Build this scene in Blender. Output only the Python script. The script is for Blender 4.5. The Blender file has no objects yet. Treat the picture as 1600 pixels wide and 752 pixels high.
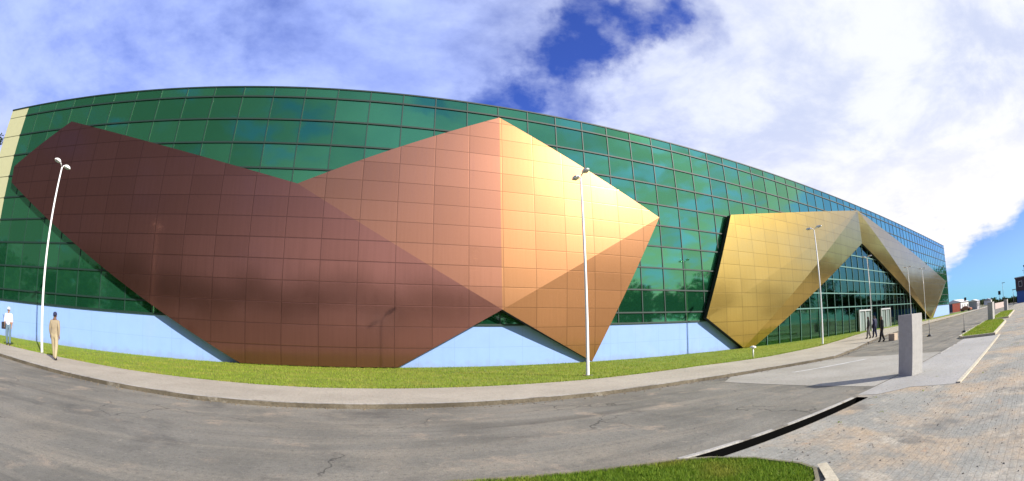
import bpy, bmesh, math, random
import numpy as np
from mathutils import Vector, Matrix
R = math.radians
random.seed(7); rng = np.random.default_rng(7)
sc = bpy.context.scene
COL = sc.collection

# ------------------------------------------------------------------ camera (16 mm full-frame fisheye, slightly pitched up)
FPX, CX, CY, PITCH, ROLL, YAW = 713.9141, 789.0863, 429.0672, .14, -.0129, -.3551
cd = bpy.data.cameras.new('camera'); cam = bpy.data.objects.new('camera', cd); COL.objects.link(cam); sc.camera = cam
cd.type = 'PANO'; cd.panorama_type = 'FISHEYE_EQUISOLID'
cd.sensor_width = 36; cd.sensor_height = 36*481/1024; cd.sensor_fit = 'HORIZONTAL'
cd.fisheye_lens = FPX/1600*36; cd.fisheye_fov = R(180)
cd.shift_x = (800-CX)/1600; cd.shift_y = (CY-376)/752
cd.clip_start = .05; cd.clip_end = 8000
F = Vector((0, math.cos(PITCH), math.sin(PITCH))); RT = Vector((1, 0, 0)); U = Vector((0, -math.sin(PITCH), math.cos(PITCH)))
c_, s_ = math.cos(ROLL), math.sin(ROLL)
RT, U = RT*c_+U*s_, U*c_-RT*s_
cam.matrix_world = Matrix.Translation((0, 0, 1.7)) @ (Matrix.Rotation(YAW, 3, 'Z') @ Matrix((RT, U, -F)).transposed()).to_4x4()

# ------------------------------------------------------------------ sun, sky, exposure
SUN_AZ, SUN_EL = R(180-43), R(28)          # azimuth clockwise from +Y (the facade normal points to -Y)
sun_dir = Vector((math.sin(SUN_AZ)*math.cos(SUN_EL), math.cos(SUN_AZ)*math.cos(SUN_EL), math.sin(SUN_EL)))
sl = bpy.data.lights.new('sun', 'SUN'); sl.energy = 5.0; sl.angle = R(.53); sl.color = (1, .93, .81)
so = bpy.data.objects.new('sun', sl); COL.objects.link(so)
so.rotation_euler = sun_dir.to_track_quat('Z', 'Y').to_euler(); so.location = (30, -30, 60)
sc.view_settings.view_transform = 'Standard'; sc.view_settings.look = 'None'
sc.view_settings.exposure = .62; sc.view_settings.gamma = 1; sc.view_settings.use_curve_mapping = False

class NT:
    """small node-tree helper"""
    def __init__(s, tree): s.t = tree
    def n(s, typ, ins=None, **kw):
        nd = s.t.nodes.new(typ)
        for k, v in kw.items(): setattr(nd, k, v)
        for k, v in (ins or {}).items():
            sock = nd.inputs[k]
            if isinstance(v, bpy.types.NodeSocket): s.t.links.new(v, sock)
            elif isinstance(v, bpy.types.Node): s.t.links.new(v.outputs[0], sock)
            else: sock.default_value = v
        return nd
    def m(s, op, a, b=0., c=0., clamp=False): return s.n('ShaderNodeMath', {0: a, 1: b, 2: c}, operation=op, use_clamp=clamp).outputs[0]
    def v(s, op, a, b=(0, 0, 0)):
        nd = s.n('ShaderNodeVectorMath', {0: a, 1: b}, operation=op); return nd
    def rng(s, x, a, b, c=0., d=1., smooth=True):
        return s.n('ShaderNodeMapRange', {'Value': x, 'From Min': a, 'From Max': b, 'To Min': c, 'To Max': d},
                   interpolation_type='SMOOTHSTEP' if smooth else 'LINEAR').outputs[0]
    def rng2(s, x, a, b):
        # broad veils in front of the facade, better defined clouds on the other side of the sky
        return s.n('ShaderNodeMapRange', {'Value': x, 'From Min': a, 'From Max': b}, interpolation_type='SMOOTHSTEP').outputs[0]
    def mix(s, f, a, b, blend='MIX'):
        nd = s.n('ShaderNodeMix', data_type='RGBA', blend_type=blend)
        for k, v in ((0, f), (6, a), (7, b)):
            if isinstance(v, bpy.types.NodeSocket): s.t.links.new(v, nd.inputs[k])
            else: nd.inputs[k].default_value = v if k == 0 else (*v[:3], 1)
        return nd.outputs[2]
    def noise(s, vec, scale, detail=4, rough=.55, dist=0.):
        return s.n('ShaderNodeTexNoise', {'Vector': vec, 'Scale': scale, 'Detail': detail, 'Roughness': rough, 'Distortion': dist}).outputs[0]

w = bpy.data.worlds.new('World'); sc.world = w; w.use_nodes = True
w.node_tree.nodes.clear(); k = NT(w.node_tree)
sky = k.n('ShaderNodeTexSky', sky_type='NISHITA', sun_disc=False, sun_elevation=SUN_EL, sun_rotation=SUN_AZ, altitude=0, air_density=1.0, dust_density=.6, ozone_density=2.5)
d = k.n('ShaderNodeTexCoord').outputs['Generated']
sep = k.n('ShaderNodeSeparateXYZ', {0: d})
zz = k.m('ADD', k.m('MAXIMUM', sep.outputs[2], 0.), .16)
pv = k.n('ShaderNodeCombineXYZ', {0: k.m('DIVIDE', sep.outputs[0], zz), 1: k.m('DIVIDE', sep.outputs[1], zz), 2: 0.}).outputs[0]
n1 = k.noise(pv, .85, 9, .56, .35)
n2 = k.noise(k.v('ADD', pv, (13.1, 4.2, 0)).outputs[0], 2.6, 8, .6, .2)
dens = k.m('ADD', k.m('MULTIPLY', n1, .72), k.m('MULTIPLY', n2, .42))
n3 = k.noise(k.v('ADD', pv, (1.7, 22.4, 3)).outputs[0], 4.2, 9, .58, .5)     # heaped clouds on the side of the sky the facade mirrors
dens = k.m('ADD', dens, k.m('MULTIPLY', k.m('SUBTRACT', n3, .5), k.rng(sep.outputs[1], .0, -.3, 0., .9)))
# where the cloud cover is thinner (-) or thicker (+): direction, angular radius in degrees, weight
BLOBS = [
    ]
def blob(az, el, rad, wt): BLOBS.append((Vector((math.sin(R(az))*math.cos(R(el)), math.cos(R(az))*math.cos(R(el)), math.sin(R(el)))), rad, wt))
# (azimuth from the facade normal, elevation, radius, weight)
for b in [(29, 33, 5, -.17), (22, 30, 4, -.17), (35, 38.0, 5, -.18), (43, 40, 4, -.16), (50, 38, 4.5, -.17), (58, 39, 5, -.12), (15, 26, 5, -.05), (42, 32, 6, .05),
          (-53, 33, 6, -.10), (-42, 25.5, 7, -.08), (-14, 42, 8, -.10), (-50, 28, 8, .10), (-26, 33, 12, .10), (0, 35, 11, .10),
          (48, 27, 14, .10), (68, 28, 16, .18), (80, 32, 20, .20), (91, 21, 14, .26), (86.5, 28.6, 3, -.14),
          (91, 1.5, 7.5, -.62), (84, 1, 5.5, -.55), (98, 1, 9, -.6), (79, 9, 4, .12), (88, 12, 5, .2),
          (-132, 30, 40, .16), (-100, 30, 24, -.05), (172, 14, 13, .20), (152, 13, 10, .08), (-165, 13, 9, .10), (108, 9, 11, -.5), (135, 30, 14, -.05)]: blob(*b)
wrp = k.v('SCALE', k.v('SUBTRACT', k.n('ShaderNodeTexNoise', {'Vector': d, 'Scale': 5.5, 'Detail': 6, 'Roughness': .6}).outputs['Color'], (.5, .5, .5)).outputs[0]); wrp.inputs['Scale'].default_value = .30
dwp = k.v('NORMALIZE', k.v('ADD', d, wrp.outputs[0]).outputs[0]).outputs[0]
for dv, rad, wt in BLOBS:
    dt = k.v('DOT_PRODUCT', d if dv.z < .2 else dwp, tuple(dv)).outputs['Value']
    dens = k.m('ADD', dens, k.m('MULTIPLY', k.rng(dt, math.cos(R(rad*1.5)), math.cos(R(rad*.1))), wt))
cov = k.m('POWER', k.rng2(k.m('ADD', dens, k.m('MULTIPLY', k.m('SUBTRACT', k.noise(pv, 9., 6, .6), .5), .30)), k.rng(sep.outputs[1], -.25, .05, .46, .31), k.rng(sep.outputs[1], -.25, .05, .64, .77)), .75)
glow = k.rng(k.v('DOT_PRODUCT', d, (math.sin(R(86))*.87, math.cos(R(86))*.87, .49)).outputs['Value'], .35, 1.0)
shade = k.rng(k.noise(k.v('ADD', pv, (3.3, 8.2, 1)).outputs[0], 2.2, 8, .62, .2), .38, .66)
low = k.rng(sep.outputs[2], .42, .12)
ccol = k.mix(glow, (3.5, 4.35, 7.7), (6.3, 6.5, 7.0))
ccol = k.mix(k.m('MULTIPLY', shade, k.rng(glow, 0., 1., .6, .8)), ccol, k.mix(glow, (1.95, 2.65, 6.3), (3.9, 4.4, 6.1)))
ccol = k.mix(k.m('MULTIPLY', low, .8), ccol, (7.6, 7.3, 7.5))
# unseen dark cloud added behind the viewer's left, dims what the facade mirrors
dim_cloud = k.rng(k.v('DOT_PRODUCT', d, (math.sin(R(-128))*.9, math.cos(R(-128))*.9, .43)).outputs['Value'], .55, .92)
ccol = k.mix(k.m('MULTIPLY', dim_cloud, .93), ccol, (.72, .76, .88))
skyc = k.mix(1, sky.outputs[0], (.42, .56, 1.34), 'MULTIPLY')
skyc = k.mix(k.rng(sep.outputs[2], .0, .13, .85, 0.), skyc, (1.9, 4.6, 6.0))
col = k.mix(cov, skyc, ccol)
bg = k.n('ShaderNodeBackground', {'Color': col, 'Strength': .1})
k.n('ShaderNodeOutputWorld', {0: bg.outputs[0]})

# ------------------------------------------------------------------ material helpers
def mat(name):
    m = bpy.data.materials.new(name); m.use_nodes = True; m.node_tree.nodes.clear()
    return m, NT(m.node_tree)
def finish(k, bsdf): k.n('ShaderNodeOutputMaterial', {0: bsdf.outputs[0]})
def simple(name, col, rough=.6, metal=0., var=.12, scale=6., bump=0., bscale=40., spec=.5):
    m, k = mat(name); oc = k.n('ShaderNodeTexCoord').outputs['Object']
    f = k.noise(oc, scale, 5)
    c = k.mix(f, tuple(x*(1-var*1.6) for x in col), tuple(min(1, x*(1+var*1.6)) for x in col))
    ins = {'Base Color': c, 'Roughness': rough, 'Metallic': metal, 'Specular IOR Level': spec}
    if bump: ins['Normal'] = k.n('ShaderNodeBump', {'Height': k.noise(oc, bscale, 4), 'Strength': bump, 'Distance': .02}).outputs[0]
    finish(k, k.n('ShaderNodeBsdfPrincipled', ins)); return m

MX, MX0 = 2.073, .66           # mullion spacing and phase along the facade
MZ, MZ0 = 1.58, 3.2            # transom spacing and phase

def cell_normal(k, pos, nx, nz, px, pz, amt):
    """each pane / panel sits a hair out of plane"""
    s = k.n('ShaderNodeSeparateXYZ', {0: pos})
    cx = k.m('FLOOR', k.m('DIVIDE', k.m('SUBTRACT', s.outputs[0], px), nx)); cz = k.m('FLOOR', k.m('DIVIDE', k.m('SUBTRACT', s.outputs[2], pz), nz))
    idv = k.n('ShaderNodeCombineXYZ', {0: cx, 1: cz, 2: 3.7}).outputs[0]
    wn = k.n('ShaderNodeTexWhiteNoise', {'Vector': idv}, noise_dimensions='3D')
    wob = k.noise(pos, .55, 2)
    off = k.v('SCALE', k.v('SUBTRACT', wn.outputs['Color'], (.5, .5, .5)).outputs[0]); off.inputs['Scale'].default_value = amt
    nr = k.n('ShaderNodeNewGeometry').outputs['Normal']
    return k.v('NORMALIZE', k.v('ADD', nr, off.outputs[0]).outputs[0]).outputs[0], wn.outputs['Value'], s, wob

def glass_mat(name, clear=False):
    m, k = mat(name); pos = k.n('ShaderNodeTexCoord').outputs['Object']
    nrm, rv, s, wob = cell_normal(k, pos, MX, MZ, MX0, MZ0, .007)
    bmp = k.n('ShaderNodeBump', {'Height': wob, 'Strength': .12, 'Distance': .05, 'Normal': nrm}).outputs[0]
    base = k.mix(rv, (.060, .245, .082), (.085, .32, .12))
    p = k.n('ShaderNodeBsdfPrincipled', {'Base Color': base, 'Metallic': 1., 'Roughness': .04, 'Normal': bmp, 'Coat Weight': .8, 'Coat Roughness': .02, 'Coat IOR': 1.55})
    if clear:
        tr = k.n('ShaderNodeBsdfTransparent', {'Color': (.17, .50, .36, 1)})
        p.inputs['Base Color'].default_value = (.05, .2, .13, 1)
        mx = k.n('ShaderNodeMixShader', {0: .55, 1: p.outputs[0], 2: tr.outputs[0]}); finish(k, mx)
    else:
        df = k.n('ShaderNodeBsdfDiffuse', {'Color': k.mix(rv, (.004, .030, .014), (.008, .045, .022))})
        mx = k.n('ShaderNodeAddShader', {0: p.outputs[0], 1: df.outputs[0]}); finish(k, mx)
    return m

def clad_mat(name, base, rough, rough2, share, jx=MX, jz=1.15):
    m, k = mat(name); pos = k.n('ShaderNodeTexCoord').outputs['Object']
    nrm, rv, s, wob = cell_normal(k, pos, jx, jz, MX0, .02, .006)
    def joint(x, per, ph, wd):
        f = k.m('FRACT', k.m('DIVIDE', k.m('SUBTRACT', x, ph), per))
        e = k.m('MINIMUM', f, k.m('SUBTRACT', 1., f))
        return k.rng(k.m('MULTIPLY', e, per), wd*.4, wd, 1., 0.)
    j = k.m('MAXIMUM', joint(s.outputs[0], jx, MX0, .035), joint(s.outputs[2], jz, .02, .035))
    st = k.noise(k.v('MULTIPLY', pos, (5.5, 5.5, .25)).outputs[0], 1., 4)
    c = k.mix(rv, tuple(x*.94 for x in base), tuple(min(1, x*1.06) for x in base))
    c = k.mix(k.rng(st, .35, .7, 0, .25), c, tuple(x*.72 for x in base))
    c = k.mix(k.m('MULTIPLY', j, .35), c, (.02, .012, .01))
    rg = k.m('ADD', rough-.04, k.m('MULTIPLY', st, .1))
    bmp = k.n('ShaderNodeBump', {'Height': k.m('SUBTRACT', k.m('MULTIPLY', wob, .25), j), 'Strength': .10, 'Distance': .02, 'Normal': nrm}).outputs[0]
    p1 = k.n('ShaderNodeBsdfPrincipled', {'Base Color': c, 'Metallic': 1., 'Roughness': rg, 'Normal': bmp})
    p2 = k.n('ShaderNodeBsdfPrincipled', {'Base Color': c, 'Metallic': 1., 'Roughness': k.m('ADD', rg, rough2-rough), 'Normal': bmp})
    finish(k, k.n('ShaderNodeMixShader', {0: share, 1: p1.outputs[0], 2: p2.outputs[0]})); return m

M = {}
M['glass'] = glass_mat('green_mirror_glass'); M['clear_glass'] = glass_mat('green_clear_glass', True)
M['maroon'] = clad_mat('maroon_cladding', (.36, .163, .122), .12, .38, .36)
M['copper'] = clad_mat('copper_cladding', (.40, .188, .112), .14, .40, .42)
M['amber'] = clad_mat('amber_cladding', (.45, .222, .098), .16, .41, .47)
M['gold'] = clad_mat('gold_cladding', (.54, .37, .09), .12, .34, .34)
M['mullion'] = simple('dark_green_aluminium', (.006, .026, .019), .6, 0)
M['mullion_lit'] = simple('lit_green_aluminium', (.10, .22, .18), .5, .2)  # mullion colour lightened; the light on the entrance transoms is painted in
M['dark_side'] = simple('dark_return', (.012, .011, .010), .7)
M['cream'] = simple('cream_panel', (.40, .40, .235), .45, 0, .06)
M['roof'] = simple('roof_sheet', (.20, .22, .22), .7)
M['interior'] = simple('interior_wall', (.05, .075, .065), .8); M['interior_floor'] = simple('interior_floor', (.2, .2, .19), .4)
M['white_metal'] = simple('white_painted_metal', (.80, .80, .79), .38, 0, .04)
M['lamp_glass'] = simple('lamp_lens', (.45, .47, .48), .2)
M['grey_metal'] = simple('grey_metal', (.16, .16, .17), .5, .4)
M['black'] = simple('black_plastic', (.015, .015, .016), .5)

def paint_wall(name, base):
    m, k = mat(name); pos = k.n('ShaderNodeTexCoord').outputs['Object']
    f = k.noise(pos, 1.3, 6); st = k.noise(k.v('MULTIPLY', pos, (3, 3, .18)).outputs[0], 1., 5)
    c = k.mix(f, tuple(x*.92 for x in base), tuple(x*1.06 for x in base)); c = k.mix(k.rng(st, .5, .8, 0, .22), c, tuple(x*.75 for x in base))
    br = k.n('ShaderNodeTexBrick', {'Vector': k.n('ShaderNodeMapping', {'Vector': pos, 'Rotation': (R(90), 0, 0)}).outputs[0], 'Scale': 1., 'Brick Width': 2.073, 'Row Height': 1.2, 'Mortar Size': .012}, offset=0)
    c = k.mix(k.m('MULTIPLY', br.outputs['Fac'], .35), c, tuple(x*.5 for x in base))
    hz = k.n('ShaderNodeSeparateXYZ', {0: pos}).outputs[2]
    spl = k.m('ADD', hz, k.m('MULTIPLY', k.noise(pos, 2.4, 6, .65), -1.1))
    c = k.mix(k.rng(spl, -.5, 0., .28, 0), c, (.20, .17, .12))
    c = k.mix(k.rng(k.noise(pos, .45, 4), .52, .7, 0, .08), c, (.42, .46, .55))
    finish(k, k.n('ShaderNodeBsdfPrincipled', {'Base Color': c, 'Roughness': .75, 'Normal': k.n('ShaderNodeBump', {'Height': k.noise(pos, 30, 4), 'Strength': .15, 'Distance': .01}).outputs[0]})); return m
M['blue_wall'] = paint_wall('blue_painted_wall', (.25, .395, .755))

def ground_mat(name, c1, c2, stains=(), scale=1., brick=None, bump=.3, fine=60., rough=.9, streak=None):
    m, k = mat(name); pos = k.n('ShaderNodeTexCoord').outputs['Object']
    c = k.mix(k.rng(k.noise(pos, .35*scale, 7, .62), .32, .68), c1, c2)
    if streak:
        sv = k.v('MULTIPLY', pos, (.10, 1.1, 1)).outputs[0]
        c = k.mix(k.rng(k.noise(sv, 1.3, 6, .6, .4), .45, .72, 0, streak[1]), c, streak[0])
        c = k.mix(k.rng(k.noise(k.v('ADD', sv, (5, 9, 2)).outputs[0], 1.0, 6, .6, .4), .5, .75, 0, streak[3]), c, streak[2])
    for i, (sc_, sca, lo, hi, amt) in enumerate(stains):
        c = k.mix(k.rng(k.noise(k.v('ADD', pos, (7.7*i+2, 3.1*i, 0)).outputs[0], sca, 7, .65, .3), lo, hi, 0, amt), c, sc_)
    if name == 'dusty_asphalt':
        wv = k.v('ADD', pos, k.v('SCALE', k.n('ShaderNodeTexNoise', {'Vector': pos, 'Scale': 1.3, 'Detail': 6}).outputs['Color']).outputs[0]).outputs[0]
        vr = k.n('ShaderNodeTexVoronoi', {'Vector': wv, 'Scale': .38}, feature='DISTANCE_TO_EDGE').outputs['Distance']
        c = k.mix(k.m('MULTIPLY', k.rng(vr, .003, .010, .75, 0), k.rng(k.noise(pos, .3, 3), .48, .6)), c, (.03, .03, .03))
    h = k.noise(pos, fine, 3)
    md = k.noise(pos, fine*.28, 4, .7)
    c = k.mix(k.rng(md, .30, .50, .5, 0), c, tuple(x*.55 for x in c1)); c = k.mix(k.rng(md, .58, .74, 0, .55), c, tuple(min(.6, x*1.5) for x in c2))
    c = k.mix(k.rng(h, .3, .75, 0, .45), c, tuple(x*.62 for x in c1))
    ht = k.m('ADD', k.m('MULTIPLY', h, .5), k.noise(pos, fine*.18, 4))
    if brick:
        bw, bh, ms = brick
        b = k.n('ShaderNodeTexBrick', {'Vector': pos, 'Scale': 1., 'Brick Width': bw, 'Row Height': bh, 'Mortar Size': ms, 'Color1': (.86, .86, .86, 1), 'Color2': (1.06, 1.06, 1.06, 1), 'Mortar': (.66, .63, .58, 1)})
        c = k.mix(.33, c, b.outputs['Color'], 'MULTIPLY'); ht = k.m('SUBTRACT', ht, k.m('MULTIPLY', b.outputs['Fac'], .8))
    finish(k, k.n('ShaderNodeBsdfPrincipled', {'Base Color': c, 'Roughness': rough, 'Specular IOR Level': .25, 'Normal': k.n('ShaderNodeBump', {'Height': ht, 'Strength': bump, 'Distance': .02}).outputs[0]})); return m
SAND = (.42, .34, .25)
M['asphalt'] = ground_mat('dusty_asphalt', (.165, .158, .132), (.25, .238, .20), [(SAND, .8, .55, .68, .6), ((.34, .30, .23), .35, .52, .70, .5), ((.06, .06, .058), .4, .52, .72, .6), ((.40, .36, .29), 2.6, .64, .72, .6), ((.05, .05, .05), 1.3, .62, .74, .5)], 1, None, .5, 45, .92, ((.33, .295, .23), .65, (.085, .081, .07), .7))
M['pavers'] = ground_mat('plaza_pavers', (.26, .258, .225), (.385, .375, .325), [((.52, .39, .25), .42, .44, .64, .85), ((.15, .145, .13), .9, .54, .70, .7), ((.46, .29, .17), 1.7, .60, .72, .7), ((.56, .50, .39), 1.1, .56, .66, .7), ((.10, .095, .08), 5., .66, .74, .7)], 1, (.22, .11, .007), .6, 30)
M['sidewalk'] = ground_mat('sidewalk_pavers', (.40, .365, .295), (.50, .46, .375), [((.30, .27, .23), .9, .55, .75, .5)], 1, (.22, .11, .008), .5, 40)
M['concrete'] = ground_mat('pale_concrete', (.32, .305, .262), (.42, .40, .352), [((.36, .34, .30), .8, .55, .72, .6), ((.27, .27, .26), 1.6, .62, .75, .4)], 1, None, .3, 35)
M['apron'] = ground_mat('apron_concrete', (.36, .35, .32), (.44, .43, .40), [((.38, .34, .28), .9, .55, .72, .6), ((.27, .27, .26), 1.6, .62, .75, .4)], 1, (2.0, 2.2, .012), .3, 35)
M['kerb'] = ground_mat('kerb_concrete', (.37, .36, .33), (.5, .48, .43), [((.10, .085, .06), 1.4, .50, .62, .8), ((.28, .22, .15), 2.2, .55, .68, .7)], 2, (1.0, 50., .012), .4, 40)
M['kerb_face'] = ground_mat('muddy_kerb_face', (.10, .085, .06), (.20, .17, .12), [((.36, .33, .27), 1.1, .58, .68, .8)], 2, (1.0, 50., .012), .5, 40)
M['cream_kerb'] = ground_mat('cream_kerb', (.56, .50, .36), (.62, .57, .44), [((.3, .26, .2), 1.4, .56, .7, .6)], 2, (1., 50., .01), .4, 40)
M['drain'] = simple('shaded_drain_concrete', (.005, .005, .005), .95, spec=0.)  # near-black without gloss; the shade of the trench is put into the colour
M['paint'] = ground_mat('worn_white_paint', (.6, .6, .58), (.78, .78, .76), [((.4, .4, .38), 2.2, .5, .66, .8)], 2, None, .2, 50)
M['soil'] = ground_mat('bare_ground', (.20, .18, .12), (.27, .24, .17), [((.10, .14, .04), .02, .45, .6, .8)], .2, None, .4, 5)
M['lawn'] = ground_mat('lawn_turf', (.16, .225, .026), (.25, .30, .042), [((.26, .24, .07), 1.2, .56, .72, .5), ((.06, .10, .02), .8, .55, .7, .6)], 2, None, .8, 22, .95)
M['granite'] = simple('pillar_concrete', (.42, .41, .385), .85, 0, .13, 7, .6, 30)
def grass_mat(name, a, b, c):
    m, k = mat(name); oc = k.n('ShaderNodeTexCoord').outputs['Object']
    rnd = k.n('ShaderNodeNewGeometry').outputs['Random Per Island']
    col = k.mix(rnd, a, b); col = k.mix(k.rng(k.noise(oc, .9, 4), .45, .7, 0, .8), col, c)
    p = k.n('ShaderNodeBsdfPrincipled', {'Base Color': col, 'Roughness': .7, 'Specular IOR Level': .2})
    t = k.n('ShaderNodeBsdfTranslucent', {'Color': col})
    finish(k, k.n('ShaderNodeMixShader', {0: .35, 1: p.outputs[0], 2: t.outputs[0]})); return m
M['grass'] = grass_mat('grass_blades', (.17, .27, .022), (.31, .40, .045), (.38, .36, .085))
M['grass_near'] = grass_mat('grass_blades_near', (.09, .19, .014), (.23, .33, .03), (.30, .29, .05))
M['leaf'] = grass_mat('dark_leaves', (.018, .035, .010), (.05, .085, .02), (.035, .05, .015))
M['bark'] = simple('bark', (.09, .07, .05), .9)

# ------------------------------------------------------------------ object helpers
class MB:
    """collects shapes, then links them as ONE mesh object"""
    def __init__(s): s.v, s.f = [], []
    def add(s, vs, fs):
        o = len(s.v); s.v += [tuple(x) for x in vs]; s.f += [tuple(i+o for i in f) for f in fs]
    def box(s, x0, x1, y0, y1, z0, z1):
        s.add([(x, y, z) for x in (x0, x1) for y in (y0, y1) for z in (z0, z1)],
              [(0, 1, 3, 2), (4, 6, 7, 5), (0, 4, 5, 1), (2, 3, 7, 6), (0, 2, 6, 4), (1, 5, 7, 3)])
    def tube(s, pts, rad, n=10, cap=True):
        pts = [Vector(p) for p in pts]
        rad = rad if isinstance(rad, (list, tuple)) else [rad]*len(pts)
        vs, fs = [], []
        for i, p in enumerate(pts):
            t = (pts[min(i+1, len(pts)-1)]-pts[max(i-1, 0)]).normalized()
            a = t.orthogonal().normalized() if abs(t.z) < .99 else Vector((1, 0, 0)); b = t.cross(a)
            for j in range(n):
                q = 2*math.pi*j/n; vs.append(p+(a*math.cos(q)+b*math.sin(q))*rad[i])
        for i in range(len(pts)-1):
            for j in range(n): fs.append((i*n+j, i*n+(j+1) % n, (i+1)*n+(j+1) % n, (i+1)*n+j))
        if cap: fs += [tuple(range(n))[::-1], tuple(range((len(pts)-1)*n, len(pts)*n))]
        s.add(vs, fs)
    def sheet(s, poly, z): s.add([(x, y, z) for x, y in poly], [tuple(range(len(poly)))])
    def strip(s, lo, hi, z):
        n = len(lo); s.add([(x, y, z) for x, y in lo]+[(x, y, z) for x, y in hi], [(i, i+1, n+i+1, n+i) for i in range(n-1)])
    def build(s, name, material, parent=None, smooth=False, bevel=0., fixn=True):
        me = bpy.data.meshes.new(name); me.from_pydata(s.v, [], s.f); me.validate()
        if fixn or bevel:
            bm = bmesh.new(); bm.from_mesh(me)
            if bevel: bmesh.ops.bevel(bm, geom=list(bm.edges), offset=bevel, segments=2, affect='EDGES', profile=.6)
            bmesh.ops.recalc_face_normals(bm, faces=bm.faces); bm.to_mesh(me); bm.free()
        if smooth: me.polygons.foreach_set('use_smooth', [True]*len(me.polygons))
        for m_ in (material if isinstance(material, (list, tuple)) else [material]): me.materials.append(m_)
        o = bpy.data.objects.new(name, me); COL.objects.link(o)
        if parent: o.parent = parent
        return o
def tag(o, label, cat, group=None):
    o['label'] = label; o['category'] = cat
    if group: o['group'] = group
    return o
def thing(name, label, cat, loc=(0, 0, 0), rz=0., group=None):
    o = bpy.data.objects.new(name, None); COL.objects.link(o); o.location = loc; o.rotation_euler = (0, 0, rz); o.empty_display_size = .3
    return tag(o, label, cat, group)
def struct(o): o['kind'] = 'structure'; return o
def copy_tree(o, parent=None):
    c = o.copy(); COL.objects.link(c)
    if parent: c.parent = parent
    for ch in [q for q in list(bpy.data.objects) if q.parent == o]: copy_tree(ch, c)
    return c
def up(o):   # sheets must face upwards
    me = o.data; me.update()
    if sum(p.normal.z for p in me.polygons) < 0: me.flip_normals()
    return o
def scatter(name, pts, h, wd, material, lean=.5):
    """grass blades: one bent triangle pair per point"""
    n = len(pts); pts = np.asarray(pts); hh = h*(.55+.9*rng.random(n)); ang = rng.random(n)*6.283; ln = lean*hh*rng.random(n); la = rng.random(n)*6.283
    ww = wd*(.6+.8*rng.random(n))
    dx, dy = np.cos(ang)*ww/2, np.sin(ang)*ww/2
    V = np.zeros((n, 5, 3))
    V[:, 0] = pts+np.stack([dx, dy, 0*dx], 1); V[:, 1] = pts-np.stack([dx, dy, 0*dx], 1)
    mid = pts+np.stack([np.cos(la)*ln*.35, np.sin(la)*ln*.35, hh*.6], 1)
    V[:, 2] = mid-np.stack([dx, dy, 0*dx], 1)*.7; V[:, 3] = mid+np.stack([dx, dy, 0*dx], 1)*.7
    V[:, 4] = pts+np.stack([np.cos(la)*ln, np.sin(la)*ln, hh], 1)
    b = np.arange(n)*5
    quads = np.stack([b, b+1, b+2, b+3], 1); tris = np.stack([b+3, b+2, b+4], 1)
    me = bpy.data.meshes.new(name)
    me.vertices.add(n*5); me.vertices.foreach_set('co', V.reshape(-1))
    me.loops.add(n*7); me.loops.foreach_set('vertex_index', np.concatenate([quads, tris], 1).reshape(-1))
    me.polygons.add(n*2)
    st = np.stack([np.arange(n)*7, np.arange(n)*7+4], 1).reshape(-1); me.polygons.foreach_set('loop_start', st)
    me.update(calc_edges=True); me.materials.append(material)
    o = bpy.data.objects.new(name, me); COL.objects.link(o); o['kind'] = 'stuff'; return o

# ------------------------------------------------------------------ ground, road, paving
mb = MB(); mb.sheet([(-3000, -3000), (3000, -3000), (3000, 3000), (-3000, 3000)], -.62); struct(up(mb.build('ground', M['soil'])))
FY = 25.08                                    # facade plane
KERB = [(-60, 36), (-40, 25.5), (-25, 18.2), (-19, 15.6), (-14.8, 13.95), (-11.5, 13.0), (-9, 12.3), (-6.3, 11.65), (-4, 11.15), (-2, 10.95), (0, 10.9), (3, 10.9), (7, 11.0), (11, 11.2), (15, 11.0), (19.6, 10.3), (24, 11.2), (29.3, 12.6), (36, 14.2), (44, 15.3), (58, 16.1), (75, 16.6), (110, 17), (420, 18)]
BACK = [(-60, 40.5), (-40, 29.5), (-25, 21.0), (-19.5, 18.5), (-13, 17.1), (-11.5, 16.75), (-8.6, 15.95), (-5.5, 15.35), (-3, 14.85), (-.8, 14.55), (1.7, 14.5), (4, 14.5), (8.7, 14.65), (11.5, 15.0), (15, 15.4), (20.5, 15.2), (28.6, 16.3), (36, 18.2), (43.6, 20.4), (52, 22.2), (58, 22.6), (75, 21), (110, 20.4), (420, 21)]
def at(pl, x):
    for (a, b), (c, e) in zip(pl, pl[1:]):
        if a <= x <= c: return b+(e-b)*(x-a)/(c-a)
    return pl[-1][1]
xs1 = [x for x, _ in KERB if x < 4.3]+[4.3]; xs2 = [4.3]+[x for x, _ in KERB if x > 4.3]
road = MB()
road.strip([(x, -22) for x in xs1], [(x, at(KERB, x)) for x in xs1], 0.); road.strip([(x, 4.52) for x in xs2], [(x, at(KERB, x)) for x in xs2], 0.)
struct(up(road.build('road', M['asphalt'], fixn=False)))
mb = MB(); xs = sorted({x for x, _ in KERB} | {x for x, _ in BACK})
KW = .14
def koff(x): return at(KERB, x)+KW
mb.strip([(x, koff(x)) for x in xs], [(x, at(BACK, x)) for x in xs], .10); struct(up(mb.build('sidewalk', M['sidewalk'], fixn=False)))
mb = MB()
mb.strip([(x, at(KERB, x)) for x in xs], [(x, koff(x)) for x in xs], .112)
n = len(xs); mb.add([(x, at(KERB, x), -.1) for x in xs]+[(x, at(KERB, x), .112) for x in xs], [(i, i+1, n+i+1, n+i) for i in range(n-1)])
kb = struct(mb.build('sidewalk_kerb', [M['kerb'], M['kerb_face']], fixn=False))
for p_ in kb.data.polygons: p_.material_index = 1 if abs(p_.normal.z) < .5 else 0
mb = MB()
xl = [x for x in xs if x <= 110]+[150]
mb.strip([(x, at(BACK, x)) for x in xl], [(x, max(FY+.2, at(BACK, x)+.5)) for x in xl], .085); struct(up(mb.build('lawn', M['lawn'], fixn=False)))
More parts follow.
